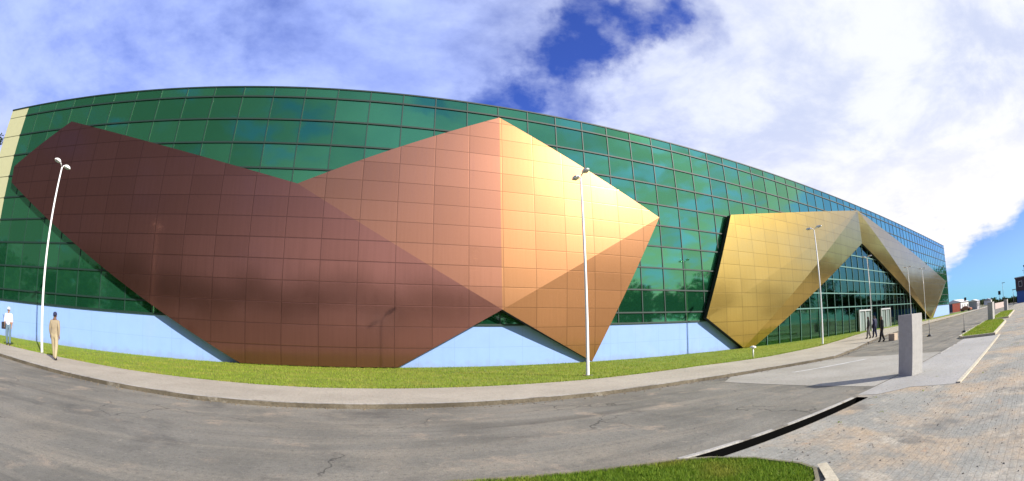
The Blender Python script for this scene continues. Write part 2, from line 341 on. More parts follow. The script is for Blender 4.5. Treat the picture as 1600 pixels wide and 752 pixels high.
# plaza on the right of the road with its drain channel, pale apron and crossing
mb = MB()
for (x0, x1, y1) in ((4.3, 9.65, 4.08), (9.65, 19.3, 4.52), (19.3, 24.4, 4.08), (24.4, 420, 4.52)): mb.sheet([(x0, -60), (x1, -60), (x1, y1), (x0, y1)], 0.)
mb.sheet([(-5, -60), (4.3, -60), (4.3, -22), (-5, -22)], 0.)
struct(up(mb.build('plaza', M['pavers'], fixn=False)))
mb = MB(); mb.sheet([(11.15, 4.56), (19.9, 4.56), (19.9, 9.9), (19.2, 10.32), (15, 10.95), (12.6, 11.05), (11.3, 10.2)], .006); struct(up(mb.build('crossing', M['concrete'])))
mb = MB(); mb.sheet([(14.2, 9.35), (14.3, 9.22), (17.7, 8.25), (18.6, 7.98), (18.6, 8.14), (17.7, 8.42)], .011); struct(up(mb.build('painted_line', M['paint'])))
mb = MB(); mb.sheet([(11.25, 2.14), (26.3, 2.14), (26.3, 4.5), (9.9, 4.5), (10.0, 4.0), (11.0, 3.4)], .005); struct(up(mb.build('apron', M['apron'])))
for (a, b) in ((4.3, 9.65), (19.3, 24.4)):
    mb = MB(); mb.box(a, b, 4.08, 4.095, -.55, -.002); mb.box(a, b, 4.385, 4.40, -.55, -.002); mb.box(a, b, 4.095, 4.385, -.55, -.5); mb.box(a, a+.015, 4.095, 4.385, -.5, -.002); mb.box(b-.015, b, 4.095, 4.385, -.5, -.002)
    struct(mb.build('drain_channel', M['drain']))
    mb = MB(); mb.box(a-.25, b+.1, 4.401, 4.49, -.3, .018); struct(mb.build('drain_kerb', M['kerb'], bevel=.008))
mb = MB(); mb.box(11.3, 26.2, 2.0, 2.12, -.1, .035); struct(mb.build('apron_kerb', M['cream_kerb'], bevel=.01))

def island(outline, h, kw, kname, lname):
    """grass island with a kerb all round"""
    o = [Vector((x, y)) for x, y in outline]; n = len(o); inn = []
    for i in range(n):
        a, b, c = o[i-1], o[i], o[(i+1) % n]
        n1 = Vector((-(b-a).y, (b-a).x)).normalized(); n2 = Vector((-(c-b).y, (c-b).x)).normalized()
        m_ = (n1+n2).normalized(); inn.append(b+m_*kw/max(.4, m_.dot(n1)))
    mb = MB(); V = [(p.x, p.y, -.1) for p in o]+[(p.x, p.y, h) for p in o]+[(p.x, p.y, h) for p in inn]+[(p.x, p.y, h-.06) for p in inn]
    fs = []
    for i in range(n):
        j = (i+1) % n
        for L in range(3): fs.append((L*n+i, L*n+j, (L+1)*n+j, (L+1)*n+i))
    mb.add(V, fs); struct(mb.build(kname, M['soil'] if h < .1 else M['cream_kerb']))
    mb = MB(); mb.sheet([(p.x, p.y) for p in inn], h-.03); struct(up(mb.build(lname, M['lawn']))); return inn
def inside(poly, x, y):
    c = np.zeros(len(x), bool); n = len(poly)
    for i in range(n):
        (x1, y1), (x2, y2) = poly[i], poly[(i+1) % n]
        c ^= ((y1 > y) != (y2 > y)) & (x < (x2-x1)*(y-y1)/(y2-y1+1e-12)+x1)
    return c
near_in = island([(.2, 3.6), (.3, 2.3), (3.0, 2.2), (4.3, 2.34), (4.66, 2.6), (4.76, 2.9), (4.66, 3.6), (4.33, 4.12), (3.95, 4.38), (3.3, 4.60), (2.6, 4.76), (1.9, 4.92), (1.2, 5.0), (.6, 4.92)], .045, .05, 'island_kerb', 'island_lawn')
med_in = island([(26.4, 2.35), (40, 2.4), (44, 3.0), (46, 4.0), (46, 5.2), (35, 5.16), (27.2, 5.0), (26.4, 4.6)], .13, .16, 'median_kerb', 'median_lawn')
med2_in = island([(47.5, 2.5), (70, 2.6), (72, 4.0), (70, 5.2), (47.5, 5.2)], .13, .16, 'median_kerb', 'median_lawn')
def fill(poly, n, z):
    p = np.array([(q[0], q[1]) for q in poly]); lo, hi = p.min(0), p.max(0)
    a = lo+(hi-lo)*rng.random((n, 2)); a = a[inside([tuple(q) for q in p], a[:, 0], a[:, 1])]
    return np.concatenate([a, np.full((len(a), 1), z)], 1)
pts = fill([(p.x, max(p.y, 1.2)) for p in near_in], 60000, .04)
scatter('island_grass', pts-np.array([0, 0, .03]), .05, .008, M['grass_near'], .9)
pts = np.concatenate([fill([(p.x, p.y) for p in med_in], 9000, .1), fill([(p.x, p.y) for p in med2_in], 5000, .1)])
scatter('median_grass', pts, .09, .02, M['grass'], .9)
bx_ = [(x, y+.05) for x, y in BACK if -30 < x < 60]
pts = fill(bx_+[(60, FY-.1), (-30, FY-.1)], 120000, .085)
keep = rng.random(len(pts)) < np.clip(12/np.maximum(6, np.abs(pts[:, 0])), .3, 1)
scatter('lawn_grass', pts[keep], .06, .016, M['grass'], .9)
# ragged grass along the lawn edge that leans over the paving, and weeds in the kerb joint
ex = rng.random(9000)*75-28; ey = np.array([at(BACK, x) for x in ex])+rng.normal(0, .05, len(ex))
scatter('edge_grass', np.stack([ex, ey, np.full(len(ex), .09)], 1), .07, .018, M['grass'], 1.2)

mb = MB()
K1 = [(3.0, 2.14), (4.32, 2.27), (4.76, 2.66)]; K0 = [(3.02, 2.0), (4.38, 2.13), (4.88, 2.58)]
mb.strip(K0, K1, .05); pass
mb.add([(x_, y_, -.05) for x_, y_ in K0]+[(x_, y_, .05) for x_, y_ in K0], [(i, i+1, 4+i, 3+i) for i in range(2)]+[])
struct(mb.build('corner_kerb', M['cream_kerb']))
# grit, small stones and dry leaves lying on the paving and along the road edges
def pebbles(name, pts, smin, smax, material):
    vs, fs = [], []
    for p in pts:
        z = smin+(smax-smin)*rng.random()**3; o = len(vs); a = rng.random()*6.28; e = .6+.4*rng.random()
        for dx, dy, dz in ((1, 0, 0), (0, 1, 0), (-1, 0, 0), (0, -1, 0), (0, 0, .8)):
            q = (dx*math.cos(a)-dy*e*math.sin(a), dx*math.sin(a)+dy*e*math.cos(a)); vs.append((p[0]+q[0]*z, p[1]+q[1]*z, p[2]+dz*z))
        fs += [(o, o+1, o+4), (o+1, o+2, o+4), (o+2, o+3, o+4), (o+3, o, o+4)]
    mb = MB(); mb.add(vs, fs); o = mb.build(name, material, fixn=False); o['kind'] = 'stuff'; return o
gp = np.concatenate([fill([(4.9, -1.5), (16, -1.5), (16, 4.0), (4.9, 4.0)], 1500, .001), fill([(16, -2), (45, -2), (45, 2), (16, 2)], 900, .001), fill([(-6, 4), (20, 4.6), (20, 11), (-12, 12.5)], 500, .001)])
pebbles('grit', gp, .005, .022, simple('grit_stone', (.20, .175, .135), .9, 0, .3, 9))
ex = rng.random(1500)*58-20; pebbles('kerb_grit', np.stack([ex, np.array([at(KERB, x) for x in ex])-.02-.35*rng.random(1500)**2, np.full(1500, .001)], 1), .008, .04, simple('kerb_dirt', (.16, .125, .08), .95, 0, .3, 9))
wx = np.repeat(rng.random(26)*26+5, 12)+rng.normal(0, .03, 312); wy = np.repeat(rng.random(26)*5-1, 12)+rng.normal(0, .03, 312)
scatter('paving_weeds', np.stack([wx, wy, np.zeros(312)], 1), .028, .008, M['grass'], 1.3)
# ------------------------------------------------------------------ the exhibition hall
X0, X1, HT, BL = -27.9, 121.6, 16.57, 2.44
hall = thing('exhibition_hall', 'long green glass hall with folded copper and gold panels over a blue base wall', 'building')
mb = MB()
mb.box(X0+.1, 30.6, FY+.2, 66, -.2, HT-.3); mb.box(30.6, 99.9, FY+.2, 66, 11.2, HT-.3); mb.box(30.6, 99.9, FY+14, 66, -.2, 11.2); mb.box(99.9, X1-.1, FY+.2, 66, -.2, HT-.3)
mb.build('body_wall', M['roof'], hall)
mb = MB(); mb.box(X0-2.35, X1, FY+.02, 66.2, HT-.32, HT-.06); mb.build('roof', M['roof'], hall)
mb = MB(); mb.box(X0-2.35, X1+.05, FY-.05, FY+.3, HT-.06, HT+.03); mb.box(X1-.2, X1+.05, FY+.3, 66.2, HT-.06, HT+.03); mb.build('parapet_cap', M['mullion'], hall)
# glass skin
gx = [MX0+MX*i for i in range(-13, 59)]; gx = [x for x in gx if X0 < x < X1]
EX0, EX1, EZ = MX0+MX*15, MX0+MX*47, MZ0+MZ*5
glass = MB()
for (x0, x1, z0, z1) in ((X0, EX0, BL, HT-.06), (EX0, EX1, EZ, HT-.06), (EX1, X1, BL, HT-.06)): glass.box(x0, x1, FY, FY+.1, z0, z1)
glass.box(X1-.1, X1, FY+.1, 66, BL, HT-.06)
cw = glass.build('curtain_wall', M['glass'], hall)
mb = MB()
rows = [MZ0+MZ*i for i in range(9)]
for z in rows:
    for (x0, x1) in ((X0, EX0-.04), (EX0-.04, EX1+.04), (EX1+.04, X1)):
        if x0 > 30 and x1 < 100.5 and z < EZ-.1: continue
        mb.box(x0, x1, FY-.075, FY-.003, z-.05, z+.05)
mb.box(X0, EX0, FY-.06, FY-.003, BL, BL+.10); mb.box(EX1, X1, FY-.06, FY-.003, BL, BL+.10)
mb.build('transom', M['mullion'], cw)
mb = MB()
for x in gx:
    z0 = EZ+.06 if EX0-.1 < x < EX1+.1 else BL+.1
    mb.box(x-.03, x+.03, FY-.045, FY-.004, z0, HT-.08)
mb.build('mullion', simple('green_grey_aluminium', (.010, .036, .027), .55, 0), cw)
eg = MB(); eg.box(EX0, EX1, FY+.02, FY+.05, .05, EZ); eg = eg.build('entrance_glass', M['clear_glass'], hall)
mb = MB()
for i in range(6):
    z = EZ-MZ*i; mb.box(EX0, EX1, FY-.08, FY+.018, z-.06, z+.06)
for i in range(33):
    x = EX0+MX*i; mb.box(x-.03, x+.03, FY-.06, FY+.015, .05, EZ)
mb.build('entrance_mullion', M['mullion_lit'], eg)
mb = MB(); mb.box(EX0, EX1, FY+.05, FY+14, -.1, .04); mb.build('lobby_floor', M['interior_floor'], hall)
mb = MB(); mb.box(EX0, EX1, FY+8.8, FY+9, .04, 11.15); mb.build('lobby_wall', M['interior'], hall)
mb = MB(); mb.box(EX0, EX1, FY+2.2, FY+8.8, 4.4, 4.9); mb.build('mezzanine_floor', M['interior'], hall)
for i in range(8):
    mb = MB(); x = EX0+MX*(2+4*i); mb.tube([(x, FY+1.6, .04), (x, FY+1.6, 11.15)], .24, 14); mb.build('column', simple('column_paint', (.35, .5, .43), .6) if i == 0 else bpy.data.materials['column_paint'], hall, True)
# blue base wall
for (x0, x1, y0, y1) in ((X0, EX0, FY+.04, FY+.2), (EX1, X1, FY+.04, FY+.2), (X1-.14, X1-.03, FY+.2, 66)):
    mb = MB(); mb.box(x0, x1, y0, y1, -.2, BL); mb.build('base_wall', M['blue_wall'], hall)
# cream end strip at the left corner
mb = MB()
for i in range(11):
    z0 = BL+MZ*(i-1)-.82+.02; z1 = z0+MZ-.05
    mb.box(X0-2.35, X0-.02, FY+.01, FY+.25, max(-.2, z0), min(z1, HT-.06))
mb.build('end_strip', M['cream'], hall)
mb = MB(); mb.box(X0-2.3, X0, FY+.06, 66, -.2, HT-.3); mb.build('end_wall', M['dark_side'], hall)

# folded metal cladding: every vertex = (x along facade, z, stand-off from the glass)
def px_off(x, z, off):
    """keep the outline read at the glass plane when a vertex stands off it (seen from eye point 1.7 m up, 25 m away)"""
    q = (FY-off)/FY; return Vector((x*q, FY-off, 1.7+(z-1.7)*q))
def cladding(name, facets, rim, verts, materials):
    P = {k_: px_off(*v_) for k_, v_ in verts.items()}
    mb = MB()                                            # dark returns between the rim and the glass
    n = len(rim)
    V = [P[r] for r in rim]+[Vector((P[r].x, FY-.10, P[r].z)) for r in rim]
    mb.add(V, [(i, (i+1) % n, n+(i+1) % n, n+i) for i in range(n)])
    root = mb.build(name, M['dark_side'], hall)
    for fi, fc in enumerate(facets):
        pts = [P[q] for q in fc]; nrm = Vector((0, 0, 0))
        for i in range(len(pts)): nrm += (pts[i]-pts[0]).cross(pts[(i+1) % len(pts)]-pts[0])
        nrm.normalize()
        if nrm.y > 0: pts.reverse(); nrm = -nrm
        m_ = len(pts); b = MB(); b.add(pts+[p-nrm*.04 for p in pts], [tuple(range(m_)), tuple(range(2*m_-1, m_-1, -1))]+[(i, m_+i, m_+(i+1) % m_, (i+1) % m_) for i in range(m_)])
        b.build('cladding_facet', materials[fi], root, fixn=False)
def planeA(x, z): return .70+.012*(x+3.14)+.018*(z-10.21)            # the big left facet is one plane
VA = {'a1': (-21.74, 14.76), 'n': (-3.14, 10.21), 'm': (9.11, 3.39), 'a4': (2.99, .10), 'a5': (-5.98, .10), 'a6': (-27.34, 10.62), 'a6b': (-27.5, 11.82)}
VA = {k_: (x, z, planeA(x, z)) for k_, (x, z) in VA.items()}
VA.update(b1=(9.04, 15.75, .62), b2=(21.41, 10.13, .59), c1=(15.13, .10, .25))
cladding('copper_cladding', [('a1', 'n', 'm', 'a4', 'a5', 'a6', 'a6b'), ('n', 'b1', 'm'), ('b1', 'b2', 'm'), ('b2', 'c1', 'm')], ['a1', 'n', 'b1', 'b2', 'c1', 'm', 'a4', 'a5', 'a6', 'a6b'], VA, [M['maroon'], M['copper'], M['amber'], M['amber']])
VG = {'g1': (29.83, 11.34, .5), 'g2': (59.36, 15.9, .95), 'g6': (30.3, .10, .5), 'g7': (25.73, 2.71, .5), 'ap': (59.2, 11.42, .4), 'r1': (119.5, 7.9, .7), 'r2': (100.6, .10, .75), 'r3': (83.2, 2.45, .75), 'gm': (31.9, .10, .4), 'r2b': (97.5, .1, .9)}
cladding('gold_cladding', [('g1', 'g2', 'g6', 'g7'), ('g2', 'ap', 'gm', 'g6'), ('g2', 'r1', 'r2', 'r2b'), ('g2', 'r2b', 'ap')], ['g1', 'g2', 'r1', 'r2', 'r2b', 'ap', 'gm', 'g6', 'g7'], VG, [M['gold']]*4)
# entrance portals
for x0, x1 in ((55.2, 59.6), (63.9, 68.4)):
    mb = MB(); mb.box(x0, x0+.2, FY-.35, FY-.09, .03, 2.75); mb.box(x1-.2, x1, FY-.35, FY-.09, .03, 2.75); mb.box((x0+x1)/2-.08, (x0+x1)/2+.08, FY-.35, FY-.09, .03, 2.55); mb.box(x0+.2, x1-.2, FY-.35, FY-.09, 2.55, 2.75)
    dr = mb.build('entrance_portal', simple('portal_paint', (.42, .43, .42), .5) if 'portal_paint' not in bpy.data.materials else bpy.data.materials['portal_paint'], hall, bevel=.01)
    for i in range(4):
        q = x0+.32+i*(x1-x0-.64)/4; b = MB(); b.box(q+.05, q+(x1-x0-.64)/4-.05, FY-.2, FY-.16, .05, 2.5); b.build('door_leaf', simple('frosted_door', (.22, .27, .25), .15) if 'frosted_door' not in bpy.data.materials else bpy.data.materials['frosted_door'], dr)

# ------------------------------------------------------------------ street lamps
def make_lamp():
    t = thing('street_lamp', '', 'street lamp', group='twin-armed street lamps in front of the hall')
    mb = MB(); mb.tube([(0, 0, .0), (0, 0, .02), (0, 0, 4), (0, 0, 8.45)], [.082, .070, .058, .042], 14); mb.build('pole', M['white_metal'], t, True)
    mb = MB(); mb.box(-.16, .16, -.16, .16, 0, .025); mb.build('base_plate', M['grey_metal'], t)
    for s in (-1, 1):
        mb = MB(); mb.tube([(0, 0, 8.40), (0, s*.12, 8.56), (0, s*.3, 8.62)], [.035, .035, .03], 8); a = mb.build('arm', M['white_metal'], t, True)
        mb = MB()
        mb.add([(x*f, s*y, z) for y, f, z0, z1 in ((.26, .55, 8.58, 8.67), (.40, 1, 8.56, 8.70), (.62, .95, 8.58, 8.69), (.74, .5, 8.60, 8.65)) for x, z in ((-.13, z0), (.13, z0), (.09, z1), (-.09, z1))],
               [(i*4+j, i*4+(j+1) % 4, i*4+4+(j+1) % 4, i*4+4+j) for i in range(3) for j in range(4)]+[(0, 1, 2, 3), (15, 14, 13, 12)])
        h = mb.build('lamp_head', M['white_metal'], a)
        mb = MB(); mb.box(-.09, .09, min(s*.4, s*.62), max(s*.4, s*.62), 8.545, 8.562); mb.build('lens', M['lamp_glass'], h)
    return t
lamp0 = make_lamp()
LAMPS = [(-15.1, 17.69, 'tall white twin-armed lamp post on the lawn beside the person in tan'), (9.62, 16.3, 'tall white lamp post in front of the orange end of the copper panel'),
         (30.9, 17.29, 'tall white lamp post in front of the left wing of the gold panel'), (52.5, 21.8, 'pale lamp post in front of the entrance glass under the gold arch'),
         (74.2, 22.8, 'lamp post by the right leg of the gold arch, just behind the near pillar'), (81.3, 21.9, 'farthest lamp post, in front of the right wing of the gold panel')]
for i, (x, y, lb) in enumerate(LAMPS):
    o = lamp0 if i == 0 else copy_tree(lamp0)
    o.location = (x, y, .085); o['label'] = lb; o.rotation_euler = (0, 0, R(random.uniform(-4, 4)))

# ------------------------------------------------------------------ gate pillars
def pillar(x, y, w_, dp, h, rz, lb):
    mb = MB(); mb.box(0, w_, 0, dp, -.02, h); o = mb.build('concrete_pillar', M['granite'], bevel=.012); o.location = (x, y, 0); o.rotation_euler = (0, 0, R(rz)); tag(o, lb, 'pillar', 'concrete pillars along the road'); return o
pillar(12.92, 3.95, .68, .54, 1.66, -14, 'thick grey concrete pillar nearest the viewer, bright on one side, on the pale apron')
pillar(45.0, 4.25, .84, .6, 1.62, -10, 'grey concrete pillar standing at the end of the grass median')
pillar(78.9, 4.4, .9, .7, 1.6, -8, 'small distant concrete pillar at the far right of the road')

# ------------------------------------------------------------------ people
def person(loc, rz, label, shirt, trouser, shoe, skin, hair, cap=None, stride=.12, arm=(.05, -.05), h=1.8, group=None, bend=.0, coat=False, bulk=1.):
    t = thing('person', label, 'person', loc, rz, group)
    s = h/1.76
    J = dict(pel=(0, 0, .95), sp=(0, .0, 1.12), ch=(0, .01, 1.34), nk=(0, 0, 1.48), hb=(0, .015, 1.56), hd=(0, .025, 1.66), ht=(0, .01, 1.735),
             shl=(-.19, 0, 1.41), shr=(.19, 0, 1.41), ell=(-.255, -.03+arm[0]*.5, 1.14), elr=(.255, -.03+arm[1]*.5, 1.14), wrl=(-.265, .03+arm[0]*1.6, .90), wrr=(.265, .03+arm[1]*1.6, .90),
             hil=(-.095, 0, .89), hir=(.095, 0, .89), knl=(-.11, stride*.55+.02, .50), knr=(.11, -stride*.45+.04, .50), anl=(-.11, stride, .085), anr=(.11, -stride-.03, .10 if stride > .1 else .085),
             tol=(-.12, stride+.17, .04), tor=(.12, -stride+.13, .035))
    rad = dict(pel=(.175, .125), sp=(.17, .12), ch=(.195, .125), nk=(.06, .06), hb=(.065, .075), hd=(.078, .098), ht=(.05, .062), shl=(.09, .09), shr=(.09, .09), ell=(.062, .062), elr=(.062, .062), wrl=(.034, .034), wrr=(.034, .034),
               hil=(.115, .12), hir=(.115, .12), knl=(.085, .085), knr=(.085, .085), anl=(.062, .066), anr=(.062, .066), tol=(.045, .035), tor=(.045, .035))
    E_ = [('pel', 'sp'), ('sp', 'ch'), ('ch', 'nk'), ('nk', 'hb'), ('hb', 'hd'), ('hd', 'ht'), ('ch', 'shl'), ('ch', 'shr'), ('shl', 'ell'), ('shr', 'elr'), ('ell', 'wrl'), ('elr', 'wrr'), ('pel', 'hil'), ('pel', 'hir'), ('hil', 'knl'), ('hir', 'knr'), ('knl', 'anl'), ('knr', 'anr'), ('anl', 'tol'), ('anr', 'tor')]
    names = list(J); me = bpy.data.meshes.new('person_skeleton'); me.from_pydata([Vector(J[q])*s for q in names], [(names.index(a), names.index(b)) for a, b in E_], [])
    ob = bpy.data.objects.new('body', me); COL.objects.link(ob)
    sk = ob.modifiers.new('skin', 'SKIN'); sk.use_smooth_shade = True
    for i, q in enumerate(names): me.skin_vertices[0].data[i].radius = (rad[q][0]*s*bulk, rad[q][1]*s*bulk); me.skin_vertices[0].data[i].use_root = q == 'pel'
    sb = ob.modifiers.new('sub', 'SUBSURF'); sb.levels = 2; sb.render_levels = 2
    bpy.context.view_layer.update()
    dg = bpy.context.evaluated_depsgraph_get(); m2 = bpy.data.meshes.new_from_object(ob.evaluated_get(dg))
    ob.modifiers.clear(); ob.data = m2; m2.name = 'body'; bpy.data.meshes.remove(me)
    m2.materials.clear()
    for m_ in (skin, shirt, trouser, shoe, hair): m2.materials.append(m_)
    zone = {('pel', 'sp'): 1, ('sp', 'ch'): 1, ('ch', 'nk'): 1, ('nk', 'hb'): 0, ('hb', 'hd'): 0, ('hd', 'ht'): 0, ('ch', 'shl'): 1, ('ch', 'shr'): 1, ('shl', 'ell'): 1, ('shr', 'elr'): 1, ('ell', 'wrl'): 1 if coat else 0, ('elr', 'wrr'): 1 if coat else 0, ('anl', 'tol'): 3, ('anr', 'tor'): 3}
    def dseg(p, a, b): ab = b-a; u = max(0, min(1, (p-a).dot(ab)/ab.length_squared)); return (p-a-ab*u).length
    for f in m2.polygons:
        p = f.center/s; best = min(E_, key=lambda e: dseg(p, Vector(J[e[0]]), Vector(J[e[1]])))
        z = zone.get(best, 2)
        if z == 1 and p.z < .93 and best[0] == 'pel': z = 2
        if z == 0 and p.z > 1.6 and (p.y < -.01 or p.z > 1.69): z = 4
        if z == 0 and best[0] in ('ell', 'elr') and p.z > 1.1: z = 1
        f.material_index = z; f.use_smooth = True
    # hands with fingers, nose and ears joined into the same body mesh
    hb = MB()
    for sd, wr in ((-1, 'wrl'), (1, 'wrr')):
        wv = Vector(J[wr])*s
        hb.tube([wv+Vector((0, 0, .03)), wv+Vector((0, .008, -.03)), wv+Vector((0, .014, -.085))], [.026, .034, .034], 8)
        for q, ln in enumerate((.062, .07, .066, .052)):
            y = -.024+q*.016; hb.tube([wv+Vector((0, .014+y, -.08)), wv+Vector((-sd*.006, .016+y, -.08-ln*.55)), wv+Vector((-sd*.022, .016+y, -.08-ln))], [.0095, .009, .007], 6)
        hb.tube([wv+Vector((0, .03, -.02)), wv+Vector((-sd*.008, .056, -.055)), wv+Vector((-sd*.016, .06, -.085))], [.012, .010, .008], 6)
        hb.tube([Vector((sd*.078, .012, 1.60))*s, Vector((sd*.092, .005, 1.63))*s, Vector((sd*.083, .008, 1.665))*s], [.012, .016, .011], 6)
    hb.tube([Vector((0, .108, 1.655))*s, Vector((0, .125, 1.62))*s, Vector((0, .112, 1.61))*s], [.008, .015, .01], 6)
    for sd in (-1, 1): hb.tube([Vector((sd*.032, .108, 1.65))*s, Vector((sd*.032, .117, 1.65))*s], [.012, .008], 6)
    tmp = bpy.data.meshes.new('tmp'); tmp.from_pydata(hb.v, [], hb.f)
    bm = bmesh.new(); bm.from_mesh(m2); bm.from_mesh(tmp); bm.to_mesh(m2); bm.free(); bpy.data.meshes.remove(tmp)
    ob.parent = t
    if cap:
        cm = MB(); ring = [(1.0, 1.655), (1.04, 1.70), (.92, 1.745), (.55, 1.775), (.08, 1.785)]; nn = 16
        V = [(math.cos(q*2*math.pi/nn)*.09*r*s, (.012+math.sin(q*2*math.pi/nn)*.112*r)*s, z*s) for r, z in ring for q in range(nn)]
        cm.add(V, [(i*nn+j, i*nn+(j+1) % nn, (i+1)*nn+(j+1) % nn, (i+1)*nn+j) for i in range(len(ring)-1) for j in range(nn)]+[tuple(range((len(ring)-1)*nn, len(ring)*nn))])
        B = [(math.cos(q)*.085*s*k_, (.02+math.sin(q)*.10*k2)*s, z*s) for z in (1.665, 1.672) for k_, k2 in ((1, 1), (.95, 1.85)) for q in [R(20+140*i/8) for i in range(9)]]
        cm.add(B, [(a+i, a+i+1, a+9+i+1, a+9+i) for a in (0, 18) for i in range(8)])
        cm.build('cap', cap, t, True)
    if coat:
        pass
    return t
cl = lambda n_, c, r_=.85: simple(n_, c, r_, 0, .12, 14, .3, 60)
sk_d = cl('brown_skin', (.16, .085, .055), .6); sk_m = cl('tan_skin', (.30, .17, .11), .6); hair = cl('black_hair', (.012, .010, .009), .6); shoe_k = cl('dark_shoes', (.03, .025, .022), .6)
navy = cl('navy_cloth', (.015, .02, .06)); khaki = cl('khaki_cloth', (.29, .235, .15)); white_c = cl('white_cloth', (.72, .70, .76)); slate = cl('slate_blue_cloth', (.10, .16, .21)); dark = cl('black_cloth', (.012, .012, .016)); grey_c = cl('grey_cloth', (.17, .16, .15)); tancl = cl('light_khaki_cloth', (.37, .31, .19))
face_left = R(60)
person((-12.4, 15.51, .10), R(14), 'person in tan work clothes and navy cap walking away on the sidewalk', khaki, tancl, shoe_k, sk_d, hair, navy, .17, (.05, -.06), 1.82, None, coat=True)
p1 = person((-18.55, 18.3, .09), R(-150), 'person in white cap and loose white shirt standing at the left picture edge', white_c, slate, shoe_k, sk_m, hair, white_c, .05, (.14, .02), 1.84)
# the dark bag hanging from that person's shoulder is a thing of its own
bg_ = MB(); bg_.box(-.10, .10, -.16, .16, 0, .34); bg_.tube([(0, -.13, .33), (.0, -.09, .62), (.06, .0, .70), (0, .09, .62), (0, .13, .33)], .012, 6)
bgo = bg_.build('shoulder_bag', dark, None, bevel=0.); bgo.location = (-18.88, 18.15, .86); bgo.rotation_euler = (0, 0, R(-150)); tag(bgo, 'dark shoulder bag hanging beside the person in the white shirt', 'bag')
G3 = None
person((34.4, 14.6, .1), R(20), 'person in black jacket and grey trousers, left of the three walking to the entrance', dark, grey_c, shoe_k, sk_d, hair, None, .14, (.06, -.06), 1.70, G3, coat=True, bulk=1.22)
person((35.6, 14.5, .1), R(-15), 'person in navy shirt in the middle of the three walking to the entrance', navy, navy, shoe_k, sk_d, hair, None, .10, (.04, -.04), 1.72, G3, coat=True, bulk=1.22)
person((30.7, 11.9, .0), R(35), 'person all in black, right of the three, stepping along the road edge', dark, dark, shoe_k, sk_m, hair, None, .2, (.09, -.08), 1.72, G3, coat=True, bulk=1.22)

# ------------------------------------------------------------------ small street things
t = thing('garden_light', 'small white mushroom garden light on the lawn below the gold panel', 'garden light', (19.92, 15.78, .085))
mb = MB(); mb.tube([(0, 0, 0), (0, 0, .52)], .045, 10); mb.build('post', M['white_metal'], t, True)
mb = MB(); mb.tube([(0, 0, .5), (0, 0, .56), (0, 0, .62), (0, 0, .66)], [.08, .19, .17, .04], 16); mb.build('cap', M['white_metal'], t, True)
mb = MB(); mb.box(30.95, 31.75, 10.95, 11.45, .0, .46); o = mb.build('concrete_block', simple('sandy_concrete', (.46, .36, .26), .9, 0, .15, 4, .4, 25), None, bevel=.02); tag(o, 'low sandy concrete block on the road beside the near pillar', 'concrete block')
def post(x, y, h, lb):
    t = thing('barrier_post', lb, 'post', (x, y, 0), 0, 'thin barrier posts on round bases')
    mb = MB(); mb.tube([(0, 0, 0), (0, 0, .05), (0, 0, .10), (0, 0, .14)], [.22, .22, .15, .05], 18); mb.build('base', M['black'], t, True)
    mb = MB(); mb.tube([(0, 0, .1), (0, 0, h)], [.025, .025], 8); mb.build('pole', M['grey_metal'], t, True)
post(32.2, 8.39, 1.15, 'thin dark post on a round base, standing out on the asphalt')
post(32.7, 5.55, 1.1, 'thin dark post on a round base by the kerb of the grass median')

# ------------------------------------------------------------------ distance on the right
def polar(az, dist): return dist*math.sin(R(az)), dist*math.cos(R(az))
x, y = polar(79.0, 160)
t = thing('shipping_container', 'rusty red shipping container beyond the far corner of the hall', 'container', (x, y, -.1), R(-20))
mb = MB()
for i in range(24): mb.box(-3+i*.25, -3+i*.25+.13, -1.24, 1.24, .1, 2.7); mb.box(-3+i*.25+.13, -3+i*.25+.25, -1.20, 1.20, .1, 2.68)
mb.build('body', simple('red_container_paint', (.42, .07, .03), .6), t)
mb = MB(); mb.box(-3.06, -3.003, -1.2, 1.2, .15, 2.65); mb.build('door', simple('shaded_container_door', (.05, .05, .09), .6), t)  # shaded end of the container; its shadow is in the dark colour
for s in (-.6, .6):
    mb = MB(); mb.tube([(-3.09, s, .2), (-3.09, s, 2.6)], .03, 6); mb.build('lock_bar', M['grey_metal'], t)
def house(name, lb, az, dist, rz, L, D, H, RH, wall, roof, nwin=3, over=.4):
    x, y = polar(az, dist); t = thing(name, lb, 'building', (x, y, -.1), R(rz))
    mb = MB(); mb.box(-L/2, L/2, -D/2, D/2, 0, H); mb.build('wall', wall, t)
    mb = MB(); a, b = L/2+over, D/2+over
    mb.add([(-a, -b, H+.003), (a, -b, H+.003), (a, b, H+.003), (-a, b, H+.003), (-a, 0, H+RH), (a, 0, H+RH)], [(0, 1, 5, 4), (2, 3, 4, 5), (0, 4, 3), (1, 2, 5), (0, 3, 2, 1)]); mb.build('roof', roof, t)
    for i in range(nwin):
        q = -L/2+L*(i+.5)/nwin; mb = MB(); mb.box(q-.45, q+.45, -D/2-.06, -D/2+.02, H*.35, H*.75); f = mb.build('window', M['white_metal'], t)
        mb = MB(); mb.box(q-.36, q+.36, -D/2-.075, -D/2-.062, H*.38, H*.72); mb.build('pane', M['black'], f)
    mb = MB(); mb.box(L/2-1.3, L/2-.4, -D/2-.05, -D/2+.02, 0, 2.0); mb.build('door', M['grey_metal'], t)
    return t
wh = simple('white_plaster', (.72, .72, .70), .8); gr = simple('grey_plaster', (.34, .33, .35), .8); bl = simple('deep_blue_paint', (.06, .14, .40), .7); rd = simple('dark_brown_cladding', (.07, .045, .05), .7)
house('white_shed', 'white shed with a low pitched roof behind the red container', 79.6, 190, -10, 11, 7, 3.1, 1.1, wh, wh)
house('grey_kiosk', 'small grey kiosk with white trim beside the far end of the road', 82.0, 150, -8, 4.2, 3.2, 2.5, .5, gr, wh, 2, .2)
